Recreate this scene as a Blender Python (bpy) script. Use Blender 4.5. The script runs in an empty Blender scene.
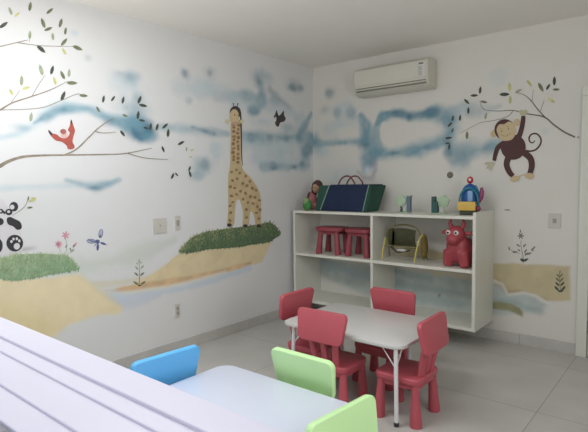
import bpy, bmesh, math, random
import numpy as np
from mathutils import Vector, Matrix
random.seed(7); np.random.seed(7)
PI = math.pi
SC = bpy.context.scene
COL = SC.collection

# ------------------------------------------------------------------ camera
F = 497.38; YAW = -0.68837; PIT = 0.067363; ROL = -0.01187
CAM = Vector((3.3529, -4.4216, 1.40))
H = 2.646                                  # ceiling height
fw = Vector((math.sin(YAW)*math.cos(PIT), math.cos(YAW)*math.cos(PIT), -math.sin(PIT)))
r0 = Vector((math.cos(YAW), -math.sin(YAW), 0)); u0 = r0.cross(fw)
rt = math.cos(ROL)*r0 + math.sin(ROL)*u0
up = -math.sin(ROL)*r0 + math.cos(ROL)*u0
cd = bpy.data.cameras.new('camera'); cam = bpy.data.objects.new('camera', cd); COL.objects.link(cam)
cam.matrix_world = Matrix(((rt.x, up.x, -fw.x, CAM.x), (rt.y, up.y, -fw.y, CAM.y), (rt.z, up.z, -fw.z, CAM.z), (0, 0, 0, 1)))
cd.sensor_fit = 'HORIZONTAL'; cd.sensor_width = 36; cd.lens = F/588*36; cd.clip_start = 0.05
SC.camera = cam

# ------------------------------------------------------------------ light
w = bpy.data.worlds.new('sky'); SC.world = w; w.use_nodes = True
w.node_tree.nodes['Background'].inputs[0].default_value = (0.80, 0.90, 1.0, 1)
w.node_tree.nodes['Background'].inputs[1].default_value = 0.77

def area(name, loc, target, sx, sy, power, col):
    l = bpy.data.lights.new(name, 'AREA'); l.shape = 'RECTANGLE'; l.size = sx; l.size_y = sy
    l.energy = power; l.color = col
    o = bpy.data.objects.new(name, l); COL.objects.link(o); o.location = loc
    o.rotation_euler = (Vector(target)-Vector(loc)).to_track_quat('-Z', 'Y').to_euler()
    return o
area('daylight_bounced_off_outside_ground', (2.4, -6.2, 0.0), (2.0, -1.5, 2.4), 3.2, 1.2, 140, (1.0, 0.98, 0.96))
area('sky_above_front_window', (1.0, -5.3, 1.9), (0.8, -2.4, 0.6), 2.4, 1.4, 5, (0.88, 0.94, 1.0))
area('added_ceiling_fill', (1.3, -3.0, 2.6), (1.3, -3.0, 0), 1.2, 0.6, 27, (0.92, 0.96, 1.0))  # unseen fill panel, added to brighten tables, floor and near left wall
area('added_side_fill', (4.3, -3.0, 1.6), (0, -3.0, 1.0), 0.9, 1.1, 21.5, (0.97, 0.98, 1.0))  # unseen fill from the right, added to balance the room's brightness
vs = SC.view_settings
SC.display_settings.display_device = 'sRGB'
vs.view_transform = 'Standard'; vs.look = 'None'; vs.exposure = 0.0; vs.gamma = 1.0; vs.use_curve_mapping = False

# ------------------------------------------------------------------ materials
def lin(c):
    return tuple(((v/255)/12.92 if v/255 <= 0.04045 else ((v/255+0.055)/1.055)**2.4) for v in c)
MATS = {}
def mat(name, rgb, rough=0.6, var=0.06, scale=8.0, bump=0.0, metal=0.0, bscale=60, coat=0.0, alpha=None):
    if name in MATS: return MATS[name]
    m = bpy.data.materials.new(name); m.use_nodes = True; nt = m.node_tree; N = nt.nodes; L = nt.links
    b = N['Principled BSDF']; c = lin(rgb)
    b.inputs['Roughness'].default_value = rough; b.inputs['Metallic'].default_value = metal
    b.inputs['Coat Weight'].default_value = coat
    tc = N.new('ShaderNodeTexCoord'); nz = N.new('ShaderNodeTexNoise'); nz.inputs['Scale'].default_value = scale
    nz.inputs['Detail'].default_value = 4
    L.new(tc.outputs['Object'], nz.inputs['Vector'])
    rp = N.new('ShaderNodeValToRGB')
    rp.color_ramp.elements[0].position = 0.3; rp.color_ramp.elements[1].position = 0.7
    rp.color_ramp.elements[0].color = tuple(max(0, v*(1-var)) for v in c)+(1,)
    rp.color_ramp.elements[1].color = tuple(min(1, v*(1+var)) for v in c)+(1,)
    L.new(nz.outputs['Fac'], rp.inputs['Fac']); L.new(rp.outputs['Color'], b.inputs['Base Color'])
    if bump:
        n2 = N.new('ShaderNodeTexNoise'); n2.inputs['Scale'].default_value = bscale
        bp = N.new('ShaderNodeBump'); bp.inputs['Strength'].default_value = bump; bp.inputs['Distance'].default_value = 0.004
        L.new(tc.outputs['Object'], n2.inputs['Vector']); L.new(n2.outputs['Fac'], bp.inputs['Height']); L.new(bp.outputs['Normal'], b.inputs['Normal'])
    MATS[name] = m
    return m

def painted_wall_mat():
    m = bpy.data.materials.new('painted_wall'); m.use_nodes = True; N = m.node_tree.nodes; L = m.node_tree.links
    b = N['Principled BSDF']; a = N.new('ShaderNodeAttribute'); a.attribute_name = 'paint'
    L.new(a.outputs['Color'], b.inputs['Base Color']); b.inputs['Roughness'].default_value = 0.6
    tc = N.new('ShaderNodeTexCoord'); n2 = N.new('ShaderNodeTexNoise'); n2.inputs['Scale'].default_value = 45
    bp = N.new('ShaderNodeBump'); bp.inputs['Strength'].default_value = 0.08; bp.inputs['Distance'].default_value = 0.003
    L.new(tc.outputs['Object'], n2.inputs['Vector']); L.new(n2.outputs['Fac'], bp.inputs['Height']); L.new(bp.outputs['Normal'], b.inputs['Normal'])
    return m

def tile_mat():
    m = bpy.data.materials.new('floor_tiles'); m.use_nodes = True; N = m.node_tree.nodes; L = m.node_tree.links
    b = N['Principled BSDF']; tc = N.new('ShaderNodeTexCoord'); mp = N.new('ShaderNodeMapping')
    mp.inputs['Location'].default_value = (-2.622+0.9*3, 0.35, 0)
    br = N.new('ShaderNodeTexBrick'); br.offset = 0.0; br.squash = 1.0
    br.inputs['Scale'].default_value = 1.0; br.inputs['Brick Width'].default_value = 0.9; br.inputs['Row Height'].default_value = 0.9
    br.inputs['Mortar Size'].default_value = 0.0035; br.inputs['Mortar Smooth'].default_value = 0.3
    br.inputs['Color1'].default_value = lin((196, 193, 186))+(1,); br.inputs['Color2'].default_value = lin((200, 197, 190))+(1,)
    br.inputs['Mortar'].default_value = lin((158, 155, 147))+(1,)
    nz = N.new('ShaderNodeTexNoise'); nz.inputs['Scale'].default_value = 3.5; nz.inputs['Detail'].default_value = 6
    mx = N.new('ShaderNodeMix'); mx.data_type = 'RGBA'; mx.blend_type = 'MULTIPLY'; mx.inputs['Factor'].default_value = 0.25
    L.new(tc.outputs['Object'], mp.inputs['Vector']); L.new(mp.outputs['Vector'], br.inputs['Vector'])
    L.new(tc.outputs['Object'], nz.inputs['Vector'])
    L.new(br.outputs['Color'], mx.inputs[6]); L.new(nz.outputs['Fac'], mx.inputs[7]); L.new(mx.outputs[2], b.inputs['Base Color'])
    b.inputs['Roughness'].default_value = 0.32
    return m

WHITE = mat('white_paint', (226, 224, 218), 0.6, 0.02, 3, 0.05)
CEIL = mat('ceiling_paint', (234, 230, 222), 0.8, 0.02, 2, 0.05)
LAM = mat('white_laminate', (222, 220, 208), 0.35, 0.02, 3)
TTOP = mat('white_table_top', (214, 218, 232), 0.3, 0.02, 3)
TTOP2 = mat('cream_table_top', (206, 205, 200), 0.35, 0.02, 3)
LEGM = mat('white_enamelled_steel', (226, 224, 224), 0.35, 0.02, 3)
ALU = mat('white_aluminium', (222, 217, 229), 0.4, 0.02, 3)
GRAN = mat('grey_granite', (138, 134, 140), 0.5, 0.55, 160)
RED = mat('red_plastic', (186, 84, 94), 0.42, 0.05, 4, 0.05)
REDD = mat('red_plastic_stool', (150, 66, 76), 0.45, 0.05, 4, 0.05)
GREEN = mat('green_plastic', (204, 242, 174), 0.4, 0.04, 4, 0.05)
BLUE = mat('blue_plastic', (100, 184, 240), 0.4, 0.04, 4, 0.05)
SKIRT = mat('baseboard_tile', (194, 190, 184), 0.45, 0.06, 6)
RUB = mat('dark_rubber', (50, 50, 52), 0.7)
PLATE = mat('switch_plastic', (204, 200, 190), 0.4, 0.03)
PLATED = mat('switch_plastic_dark', (160, 156, 146), 0.4, 0.03)

# ------------------------------------------------------------------ mesh helpers
def obj(name, bm, m, parent=None, smooth=False, loc=None):
    me = bpy.data.meshes.new(name); bm.normal_update(); bm.to_mesh(me); bm.free()
    if isinstance(m, (list, tuple)):
        for q in m: me.materials.append(q)
    else: me.materials.append(m)
    o = bpy.data.objects.new(name, me); COL.objects.link(o)
    if parent is not None: o.parent = parent
    if loc: o.location = loc
    if smooth:
        for p in me.polygons: p.use_smooth = True
        try: me.set_sharp_from_angle(angle=math.radians(38))
        except Exception: pass
    return o
def tag(o, label=None, cat=None, group=None, kind=None):
    if label: o['label'] = label
    if cat: o['category'] = cat
    if group: o['group'] = group
    if kind: o['kind'] = kind
    return o
def empty(name, loc=(0, 0, 0), rz=0):
    o = bpy.data.objects.new(name, None); COL.objects.link(o); o.location = loc; o.rotation_euler = (0, 0, rz)
    o.empty_display_size = 0.05
    return o
def copy_tree(o, parent=None):
    c = o.copy(); COL.objects.link(c); c.parent = parent
    for ch in list(o.children): copy_tree(ch, c)
    return c
def struct(name, bm, m, **k):
    return tag(obj(name, bm, m, **k), kind='structure')
def merge(dst, src, mtx=None):
    if mtx is not None: src.transform(mtx)
    me = bpy.data.meshes.new('tmp'); src.to_mesh(me); src.free(); dst.from_mesh(me); bpy.data.meshes.remove(me)
def box(bm, x0, x1, y0, y1, z0, z1, bev=0.0, seg=2, mtx=None):
    b = bmesh.new(); bmesh.ops.create_cube(b, size=1)
    for v in b.verts:
        v.co = Vector((x0+(v.co.x+.5)*(x1-x0), y0+(v.co.y+.5)*(y1-y0), z0+(v.co.z+.5)*(z1-z0)))
    if bev: bmesh.ops.bevel(b, geom=list(b.edges), offset=bev, segments=seg, affect='EDGES', profile=0.5)
    merge(bm, b, mtx); return bm
def BX(*a, **k): return box(bmesh.new(), *a, **k)
def rrect(w, d, r, n=6):
    pts = []
    for cx, cy, a0 in ((w/2-r, d/2-r, 0), (-w/2+r, d/2-r, PI/2), (-w/2+r, -d/2+r, PI), (w/2-r, -d/2+r, 1.5*PI)):
        for k in range(n+1):
            a = a0+k*PI/2/n; pts.append((cx+r*math.cos(a), cy+r*math.sin(a)))
    return pts
def prism(pts, z0, z1, bev=0.0, seg=2):
    """solid over a 2D outline in xy"""
    b = bmesh.new(); vs_ = [b.verts.new((x, y, z0)) for x, y in pts]
    f = b.faces.new(vs_); r = bmesh.ops.extrude_face_region(b, geom=[f])
    for v in [g for g in r['geom'] if isinstance(g, bmesh.types.BMVert)]: v.co.z = z1
    bmesh.ops.recalc_face_normals(b, faces=b.faces)
    if bev:
        ed = [e for e in b.edges if abs(e.verts[0].co.z-e.verts[1].co.z) < 1e-6]
        bmesh.ops.bevel(b, geom=ed, offset=bev, segments=seg, affect='EDGES', profile=0.5)
    return b
def tube(bm, pts, rad, seg=10, cap=True):
    pts = [Vector(p) for p in pts]; n = len(pts)
    rads = rad if isinstance(rad, (list, tuple)) else [rad]*n
    rings = []; prev = None
    for i, p in enumerate(pts):
        t = (pts[min(i+1, n-1)]-pts[max(i-1, 0)]).normalized()
        if prev is None:
            a = Vector((0, 0, 1)) if abs(t.z) < .9 else Vector((1, 0, 0)); u = t.cross(a).normalized()
        else:
            u = (prev-t*prev.dot(t)).normalized()
        prev = u; v = t.cross(u)
        rings.append([bm.verts.new(p+rads[i]*(math.cos(2*PI*k/seg)*u+math.sin(2*PI*k/seg)*v)) for k in range(seg)])
    for a, b in zip(rings, rings[1:]):
        for k in range(seg): bm.faces.new((a[k], a[(k+1) % seg], b[(k+1) % seg], b[k]))
    if cap:
        bm.faces.new(list(reversed(rings[0]))); bm.faces.new(rings[-1])
    return bm
def TB(*a, **k): return tube(bmesh.new(), *a, **k)
def ell(bm, c, r, mtx=None, u=20, v=14):
    b = bmesh.new(); bmesh.ops.create_uvsphere(b, u_segments=u, v_segments=v, radius=1)
    for q in b.verts: q.co = Vector((q.co.x*r[0], q.co.y*r[1], q.co.z*r[2]))
    if mtx is not None: b.transform(mtx)
    b.transform(Matrix.Translation(c)); merge(bm, b); return bm
def EL(*a, **k): return ell(bmesh.new(), *a, **k)
def lathe(prof, seg=24):
    b = bmesh.new(); rings = []
    for r, z in prof: rings.append([b.verts.new((r*math.cos(2*PI*k/seg), r*math.sin(2*PI*k/seg), z)) for k in range(seg)])
    for a, c in zip(rings, rings[1:]):
        for k in range(seg): b.faces.new((a[k], a[(k+1) % seg], c[(k+1) % seg], c[k]))
    b.faces.new(list(reversed(rings[0]))); b.faces.new(rings[-1]); return b
def spline(pts, n=6, closed=False):
    P = [Vector(p) for p in pts]; m = len(P); out = []
    rng = range(m) if closed else range(m-1)
    for i in rng:
        p1, p2 = P[i], P[(i+1) % m]
        p0 = P[(i-1) % m] if closed or i > 0 else p1
        p3 = P[(i+2) % m] if closed or i < m-2 else p2
        for k in range(n):
            t = k/n
            out.append(0.5*((2*p1)+(p2-p0)*t+(2*p0-5*p1+4*p2-p3)*t*t+(3*p1-p0-3*p2+p3)*t**3))
    if not closed: out.append(P[-1])
    return out

# ------------------------------------------------------------------ measured points -> wall coordinates
def ray(x, y): return fw+(x-294)/F*rt-(y-216)/F*up
def LW(x, y):                       # a point of the left wall: (y, z)
    d = ray(x, y); t = (0-CAM.x)/d.x; q = CAM+t*d; return (q.y, q.z)
def BW(x, y):                       # a point of the back wall: (x, z)
    d = ray(x, y); t = (0-CAM.y)/d.y; q = CAM+t*d; return (q.x, q.z)

# ------------------------------------------------------------------ wall painting (pigment, as vertex colours)
def vnoise(u, v, scale, seed):
    rng = np.random.RandomState(seed); G = rng.rand(64, 64)
    x = u*scale+seed*1.7; y = v*scale+seed*2.3
    xi = np.floor(x).astype(int); yi = np.floor(y).astype(int); fx = x-xi; fy = y-yi
    fx = fx*fx*(3-2*fx); fy = fy*fy*(3-2*fy)
    g = lambda a, b: G[a % 64, b % 64]
    return (g(xi, yi)*(1-fx)+g(xi+1, yi)*fx)*(1-fy)+(g(xi, yi+1)*(1-fx)+g(xi+1, yi+1)*fx)*fy
class Wall:
    def __init__(s, name, a0, a1, mapper, place, side):
        s.st = 0.012; s.name = name; s.map = mapper; s.place = place; s.side = side
        s.nu = int((a1-a0)/s.st)+1; s.nv = int(H/s.st)+1
        s.u = np.linspace(a0, a1, s.nu)[None, :].repeat(s.nv, 0); s.v = np.linspace(0, H, s.nv)[:, None].repeat(s.nu, 1)
        s.c = np.ones((s.nv, s.nu, 3))*np.array(lin((224, 223, 221) if side == 'L' else (221, 217, 208)))
        s.n1 = (vnoise(s.u, s.v, 5, 3)+.5*vnoise(s.u, s.v, 11, 4)+.25*vnoise(s.u, s.v, 24, 5))/1.75
        s.n2 = (vnoise(s.u, s.v, 14, 8)+.6*vnoise(s.u, s.v, 30, 9))/1.6
        s.c *= (1+(s.n1-.5)*.03)[..., None]
    def mix(s, al, rgb, jit=0.0):
        c = np.array(lin(rgb))[None, None, :]*(1+jit*(s.n2-.5))[..., None]
        al = np.clip(al, 0, 1)[..., None]; s.c = s.c*(1-al)+c*al
    def blob(s, px, py, rx, ry, rgb, al=.6, soft=1.0, rot=0, jit=.5):
        al = al*1.3 if rgb in (TEAL, DEEP) else al
        cu, cv = s.map(px, py); su = abs(s.map(px+1, py)[0]-cu); sv = abs(s.map(px, py+1)[1]-cv)
        du = (s.u-cu)/(rx*su); dv = (s.v-cv)/(ry*sv)
        if rot:
            c_, s_ = math.cos(rot), math.sin(rot); du, dv = du*c_+dv*s_, -du*s_+dv*c_
        d = np.sqrt(du*du+dv*dv)+((s.n1-.5)*1.3+(s.n2-.5)*.4)*soft
        s.mix(al*np.clip((1.25-d)/(.9*soft), 0, 1)**1.3*(1-jit*.6+jit*1.2*(s.n2-.3)), rgb)
    def stroke(s, pts, width, rgb, al=.5, soft=1.0, jit=.6):
        al = al*1.25 if rgb in (TEAL, DEEP) else al
        P = [s.map(*p) for p in pts]; sv = abs(s.map(pts[0][0], pts[0][1]+1)[1]-P[0][1])
        ws = width if isinstance(width, (list, tuple)) else [width]*len(P)
        best = np.full(s.u.shape, 9.)
        for k, ((a, b), (c, d)) in enumerate(zip(P, P[1:])):
            L2 = (c-a)**2+(d-b)**2+1e-9; t = np.clip(((s.u-a)*(c-a)+(s.v-b)*(d-b))/L2, 0, 1)
            ww = (ws[k]*(1-t)+ws[k+1]*t)*sv*1.18
            best = np.minimum(best, np.hypot(s.u-a-t*(c-a), s.v-b-t*(d-b))/ww)
        d = best+((s.n1-.5)*1.1+(s.n2-.5)*.4)*soft
        s.mix(al*np.clip((1.3-d)/(1.0*soft), 0, 1)**1.2*(1-jit*.5+jit*1.1*(s.n2-.35)), rgb)
    def poly(s, pts, rgb, al=1.0, edge=.02, jit=.15, rough=.01):
        P = np.array([s.map(*p) for p in pts]); n = len(P)
        inside = np.zeros(s.u.shape, bool); dist = np.full(s.u.shape, 9.)
        for i in range(n):
            a, b = P[i]; c, d = P[(i+1) % n]
            cond = ((b > s.v) != (d > s.v)) & (s.u < (c-a)*(s.v-b)/((d-b) if abs(d-b) > 1e-9 else 1e-9)+a)
            inside ^= cond
            L2 = (c-a)**2+(d-b)**2+1e-9; t = np.clip(((s.u-a)*(c-a)+(s.v-b)*(d-b))/L2, 0, 1)
            dist = np.minimum(dist, np.hypot(s.u-a-t*(c-a), s.v-b-t*(d-b)))
        sd = np.where(inside, dist, -dist)+(s.n2-.5)*rough*2
        s.mix(al*np.clip(sd/edge+.5, 0, 1), rgb, jit)
    def build(s):
        n = s.nu*s.nv; co = np.zeros((n, 3))
        uu, vv = s.u.ravel(), s.v.ravel()
        if s.side == 'L': co[:, 1] = uu; co[:, 2] = vv
        else: co[:, 0] = uu; co[:, 2] = vv
        i = (np.arange(s.nv-1)[:, None]*s.nu+np.arange(s.nu-1)[None, :]).ravel()
        q = np.stack([i, i+1, i+1+s.nu, i+s.nu], 1)
        verts = co.tolist(); faces = q.tolist()
        a0, a1 = s.u.min(), s.u.max(); T = .12
        if s.side == 'L': bx = [(x, y, z) for x in (-T, -.002) for y in (a0, a1) for z in (0, H)]
        else: bx = [(x, y, z) for y in (T, .002) for x in (a0, a1) for z in (0, H)]
        verts += bx
        for f in ((0, 1, 3, 2), (4, 6, 7, 5), (0, 4, 5, 1), (2, 3, 7, 6), (0, 2, 6, 4), (1, 5, 7, 3)): faces.append([n+k for k in f])
        me = bpy.data.meshes.new(s.name); me.from_pydata(verts, [], faces)
        at = me.color_attributes.new('paint', 'FLOAT_COLOR', 'POINT')
        col = np.ones((n+8, 4)); col[:n, :3] = s.c.reshape(-1, 3); col[n:, :3] = lin((222, 220, 217))
        at.data.foreach_set('color', col.ravel().astype(np.float32))
        me.materials.append(PW); o = bpy.data.objects.new(s.name, me); COL.objects.link(o); tag(o, kind='structure'); return o
PW = painted_wall_mat()
TEAL = (118, 158, 172); DEEP = (80, 124, 144); PALE = (176, 200, 208); GREYB = (128, 148, 158)
SAND = (226, 208, 168); SAND2 = (210, 188, 148)

W = Wall('wall_left', -3.84, 0.0, LW, None, 'L')
# clouds
W.stroke([(0, 138), (18, 134), (32, 126), (48, 113), (66, 107), (88, 108), (104, 116), (122, 122)], [3, 4, 5, 7, 7, 6, 6, 8], PALE, .8)
W.stroke([(34, 123), (50, 114), (66, 108), (88, 109), (106, 117), (122, 122), (136, 128)], [2, 4, 5, 5, 5, 6, 9], TEAL, .7)
W.blob(141, 131, 14, 13, DEEP, .95, .8); W.blob(128, 122, 16, 9, TEAL, .7); W.stroke([(138, 98), (139, 118)], [7, 9], TEAL, .55)
W.blob(130, 77, 14, 9, TEAL, .55, 1.1); W.blob(120, 73, 8, 5, GREYB, .35); W.blob(88, 58, 5, 5, GREYB, .4); W.blob(75, 33, 6, 5, PALE, .5)
W.stroke([(0, 189), (25, 187), (60, 186), (110, 184), (118, 178)], [4, 4, 3, 4, 2], PALE, .55)
W.stroke([(66, 180), (82, 184), (94, 187), (108, 184), (120, 180)], [2, 4, 6, 4, 2], TEAL, .55); W.blob(93, 188, 11, 3.5, DEEP, .7)
W.blob(185, 73, 5, 6, GREYB, .6); W.blob(185, 73, 2.5, 3.5, DEEP, .5); W.blob(211, 72, 8, 8, GREYB, .5, rot=.8); W.blob(210, 73, 4, 4, DEEP, .4)
W.stroke([(216, 98), (238, 95), (252, 97)], 5, GREYB, .3); W.blob(202, 90, 12, 12, PALE, .5); W.blob(189, 101, 4, 4, GREYB, .4)
W.blob(259, 82, 6, 9, DEEP, .7); W.blob(262, 78, 11, 12, TEAL, .4); W.blob(261, 100, 7, 9, DEEP, .5); W.blob(254, 110, 7, 6, DEEP, .7)
W.stroke([(262, 84), (262, 100), (252, 112)], 5, TEAL, .5); W.stroke([(270, 90), (280, 100), (290, 108)], [4, 5, 3], GREYB, .55)
W.blob(293, 88, 5, 4, DEEP, .6); W.blob(301, 88, 4, 4, DEEP, .5); W.blob(297, 87, 10, 8, GREYB, .4)
W.stroke([(160, 127), (185, 129), (205, 131), (228, 134)], [3, 6, 6, 3], TEAL, .45); W.stroke([(192, 127), (205, 131), (214, 134)], [2, 3, 2], DEEP, .5)
W.stroke([(243, 136), (262, 137), (285, 138), (311, 136)], [5, 7, 6, 6], TEAL, .6)
for x, y in ((251, 137), (270, 137), (286, 139), (299, 139)): W.blob(x, y, 4, 4.5, DEEP, .55)
W.stroke([(311, 114), (306, 124), (299, 135)], [3, 4, 4], TEAL, .7); W.stroke([(313, 138), (308, 152), (302, 164)], [5, 6, 6], TEAL, .6)
W.stroke([(262, 166), (285, 167), (308, 165)], [4, 4, 5], TEAL, .55)
for x, y in ((274, 167), (294, 167), (302, 163)): W.blob(x, y, 4, 4.5, DEEP, .65)
W.blob(203, 166, 13, 11, TEAL, .55, 1.2); W.blob(206, 163, 5, 7, DEEP, .4); W.blob(197, 176, 8, 5, TEAL, .3)
W.blob(128, 84, 22, 14, PALE, .4)
for a in (((236, 100), (262, 104), (292, 112)), ((238, 140), (275, 146), (308, 143)), ((255, 158), (285, 162), (308, 158))): W.stroke(a, 8, PALE, .5)
for x, y, a, b_, c, al in ((130, 108, 18, 12, TEAL, .4), (150, 138, 10, 6, TEAL, .5), (262, 72, 8, 8, TEAL, .4), (248, 96, 8, 7, TEAL, .35), (274, 100, 7, 7, TEAL, .4), (262, 122, 12, 6, PALE, .5), (288, 128, 10, 6, TEAL, .35), (306, 152, 8, 9, DEEP, .4), (285, 152, 14, 6, PALE, .5), (300, 118, 8, 8, PALE, .5), (215, 150, 8, 10, PALE, .5), (222, 92, 16, 10, PALE, .4), (180, 88, 10, 10, PALE, .35), (24, 128, 14, 5, TEAL, .4), (45, 118, 10, 6, DEEP, .35), (62, 110, 12, 5, DEEP, .3), (110, 122, 10, 6, DEEP, .35), (185, 130, 16, 6, PALE, .4)):
    W.blob(x, y, a, b_, c, al)
# haze green behind the dunes, water, sand
W.stroke([(70, 268), (110, 262), (150, 250), (175, 240)], [12, 12, 9, 4], (206, 212, 200), .8, jit=.2)
W.stroke([(92, 284), (125, 282), (150, 276)], [4, 3, 2], (214, 204, 172), .6, jit=.2)
W.poly([(205, 249), (180, 252), (168, 262), (150, 276), (130, 285), (108, 291), (140, 292), (180, 284), (220, 274), (262, 262), (272, 240), (276, 224), (240, 232)], SAND, 1, .02, .15)
W.poly([(106, 291), (125, 286.5), (150, 281.5), (190, 275.5), (225, 268), (252, 261), (251, 265), (222, 273), (190, 281), (160, 287), (122, 292.5)], (212, 176, 134), .75, .012, .6)
W.stroke([(200, 250), (180, 268)], [3, 2], SAND2, .35); W.stroke([(228, 244), (215, 262)], [2, 2], SAND2, .35)
W.stroke([(100, 294), (120, 294), (150, 289), (178, 284), (210, 276), (225, 272)], [2, 2.4, 2.2, 2, 2, 1.5], (232, 228, 214), .7, jit=.2)
W.stroke([(96, 296), (122, 299), (150, 294), (180, 289), (215, 280), (250, 268)], [4, 6, 4, 3.5, 4, 3], (190, 206, 222), .6, jit=.3)
W.stroke([(104, 305), (135, 304), (160, 296)], [5, 4, 3], (196, 206, 220), .5, jit=.3)
W.poly([(-8, 275), (20, 279), (50, 277), (78, 274), (95, 288), (108, 299), (122, 308), (119, 314), (98, 315), (84, 320), (66, 326), (54, 336), (40, 345), (10, 345), (-8, 345)], (236, 220, 182), 1, .025, .1)
W.poly([(-8, 300), (40, 312), (64, 326), (40, 350), (-8, 350)], (222, 204, 140), .35, .12, .1)
W.stroke([(80, 276), (96, 288), (110, 298), (122, 308)], [3, 3, 3, 2], (226, 214, 172), .5, jit=.2)
W.blob(26, 249, 12, 2.5, (150, 146, 146), .5)
WLO = W.build()

W = Wall('wall_back', 0.0, 4.0, BW, None, 'B')
W.stroke([(377, 124), (383, 115), (395, 113), (410, 116), (422, 115), (436, 112), (447, 117), (452, 127), (447, 138), (436, 144), (424, 148), (406, 152), (388, 154), (377, 150)], [2, 4, 4.5, 4.5, 5, 6, 9, 9, 7, 6, 7, 6, 7, 6], TEAL, .75)
W.stroke([(386, 113), (400, 114), (409, 116), (422, 114), (436, 111)], [2, 3, 4, 3, 4], DEEP, .6); W.blob(409, 117, 3.5, 5, DEEP, .7)
W.blob(448, 122, 7, 8, DEEP, .45); W.blob(447, 142, 6, 6, DEEP, .5); W.blob(393, 153, 8, 4, DEEP, .55); W.blob(428, 147, 7, 4, DEEP, .45)
W.stroke([(361, 116), (366, 126), (367, 142), (368, 158), (366, 170)], [3, 5, 8, 7, 5], TEAL, .75); W.blob(364, 142, 7, 8, DEEP, .6); W.blob(377, 153, 5, 5, TEAL, .5)
W.stroke([(340, 143), (352, 142), (364, 140)], [3, 4, 4], TEAL, .55); W.stroke([(315, 142), (328, 144), (345, 143)], [4, 3, 3], TEAL, .6)
W.stroke([(388, 114), (380, 119), (376, 128), (376, 140), (380, 151)], [3, 3, 3, 4, 4], TEAL, .55, .5)
for x, y, a, b_, c, al in ((384, 116, 6, 5, TEAL, .6), (398, 113, 8, 4, DEEP, .4), (430, 113, 9, 5, DEEP, .4), (450, 118, 9, 9, TEAL, .6), (452, 134, 7, 9, TEAL, .5), (436, 146, 10, 5, TEAL, .5), (410, 152, 14, 5, TEAL, .5), (384, 154, 10, 6, TEAL, .5), (368, 134, 9, 10, TEAL, .5), (370, 158, 8, 9, TEAL, .5), (340, 142, 16, 5, TEAL, .45), (322, 150, 8, 8, PALE, .5), (330, 128, 10, 8, PALE, .4), (345, 122, 12, 6, PALE, .4), (472, 152, 14, 9, TEAL, .5), (462, 162, 10, 8, TEAL, .5), (490, 146, 12, 8, TEAL, .45), (462, 110, 12, 7, PALE, .6), (316, 140, 6, 12, TEAL, .4)):
    W.blob(x, y, a, b_, c, al)
W.stroke([(358, 172), (364, 178), (372, 178), (375, 170), (374, 160)], [2, 3, 3, 3, 3], (150, 150, 166), .55); W.blob(367, 171, 4, 5, (226, 230, 236), .8)
W.stroke([(453, 150), (470, 150), (490, 148), (500, 144)], [8, 10, 8, 5], TEAL, .6); W.blob(464, 157, 12, 8, DEEP, .5, rot=.5); W.blob(484, 149, 9, 7, DEEP, .35); W.blob(447, 151, 5, 7, DEEP, .5)
W.stroke([(452, 112), (464, 106), (478, 112), (500, 106)], [5, 6, 6, 3], (160, 176, 184), .6); W.blob(470, 114, 6, 6, GREYB, .3)
W.blob(330, 93, 6, 6, DEEP, .5); W.blob(330, 92, 9, 9, GREYB, .35); W.blob(325, 110, 6, 6, GREYB, .35); W.blob(337, 112, 4.5, 6, DEEP, .4); W.blob(351, 112, 5, 6, DEEP, .45); W.blob(344, 108, 14, 8, PALE, .5)
W.blob(340, 175, 22, 10, PALE, .35)
W.blob(497, 78, 10, 8, PALE, .3); W.blob(545, 131, 5, 4, PALE, .4); W.blob(555, 195, 10, 8, (222, 214, 200), .3)
# river bank
W.poly([(388, 236), (420, 246), (450, 255), (492, 263), (530, 264.5), (570, 266), (570, 300), (549, 301), (536, 297), (522, 292), (508, 294), (495, 282), (470, 274), (430, 268), (390, 262)], (198, 184, 148), 1, .02, .2)
W.poly([(492, 276), (500, 280), (507, 290), (520, 290), (535, 294), (549, 300), (536, 300), (524, 293), (508, 296), (495, 286)], (178, 140, 104), .55, .02, .5)
W.poly([(320, 258), (345, 262), (380, 266), (420, 272), (450, 276), (480, 280), (497, 284), (508, 294), (524, 293), (536, 297), (549, 304), (540, 312), (510, 313), (470, 318), (420, 310), (380, 300), (330, 280), (316, 272)], (178, 190, 186), .8, .05, .35)
W.stroke([(492, 280), (502, 284), (508, 295), (524, 292.5), (536, 296), (549, 304)], [2, 1.6, 1.6, 1.6, 1.6, 1.2], (226, 224, 216), .9, jit=.2)
W.stroke([(430, 270), (437, 275), (448, 273), (462, 277), (476, 280)], [1.2, 1.6, 1.3, 1.6, 1.4], (222, 206, 162), .8, jit=.3)
for a in ([(372, 276), (400, 284), (440, 290), (476, 296)], [(380, 290), (410, 297), (450, 303), (475, 305)], [(495, 300), (515, 303), (540, 312)], [(388, 268), (410, 276), (430, 279)]):
    W.stroke(a, [3, 4, 4, 2][:len(a)], (136, 160, 160), .5)
W.stroke([(376, 298), (410, 305), (450, 312), (478, 315)], [3, 3, 3, 3], (216, 216, 206), .6)
W.poly([(484, 301), (500, 302), (512, 304), (520, 308), (523, 312), (523, 317), (518, 315), (508, 310), (495, 309), (484, 309)], (150, 146, 104), .9, .015, .6)
W.blob(439.5, 295.5, 1.6, 1.6, (80, 92, 92), .9, .6)
W.blob(399, 281, 6, 5, (140, 160, 170), .4); W.stroke([(320, 262), (345, 270), (368, 276)], [4, 6, 5], (150, 172, 182), .6)
WBO = W.build()

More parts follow.
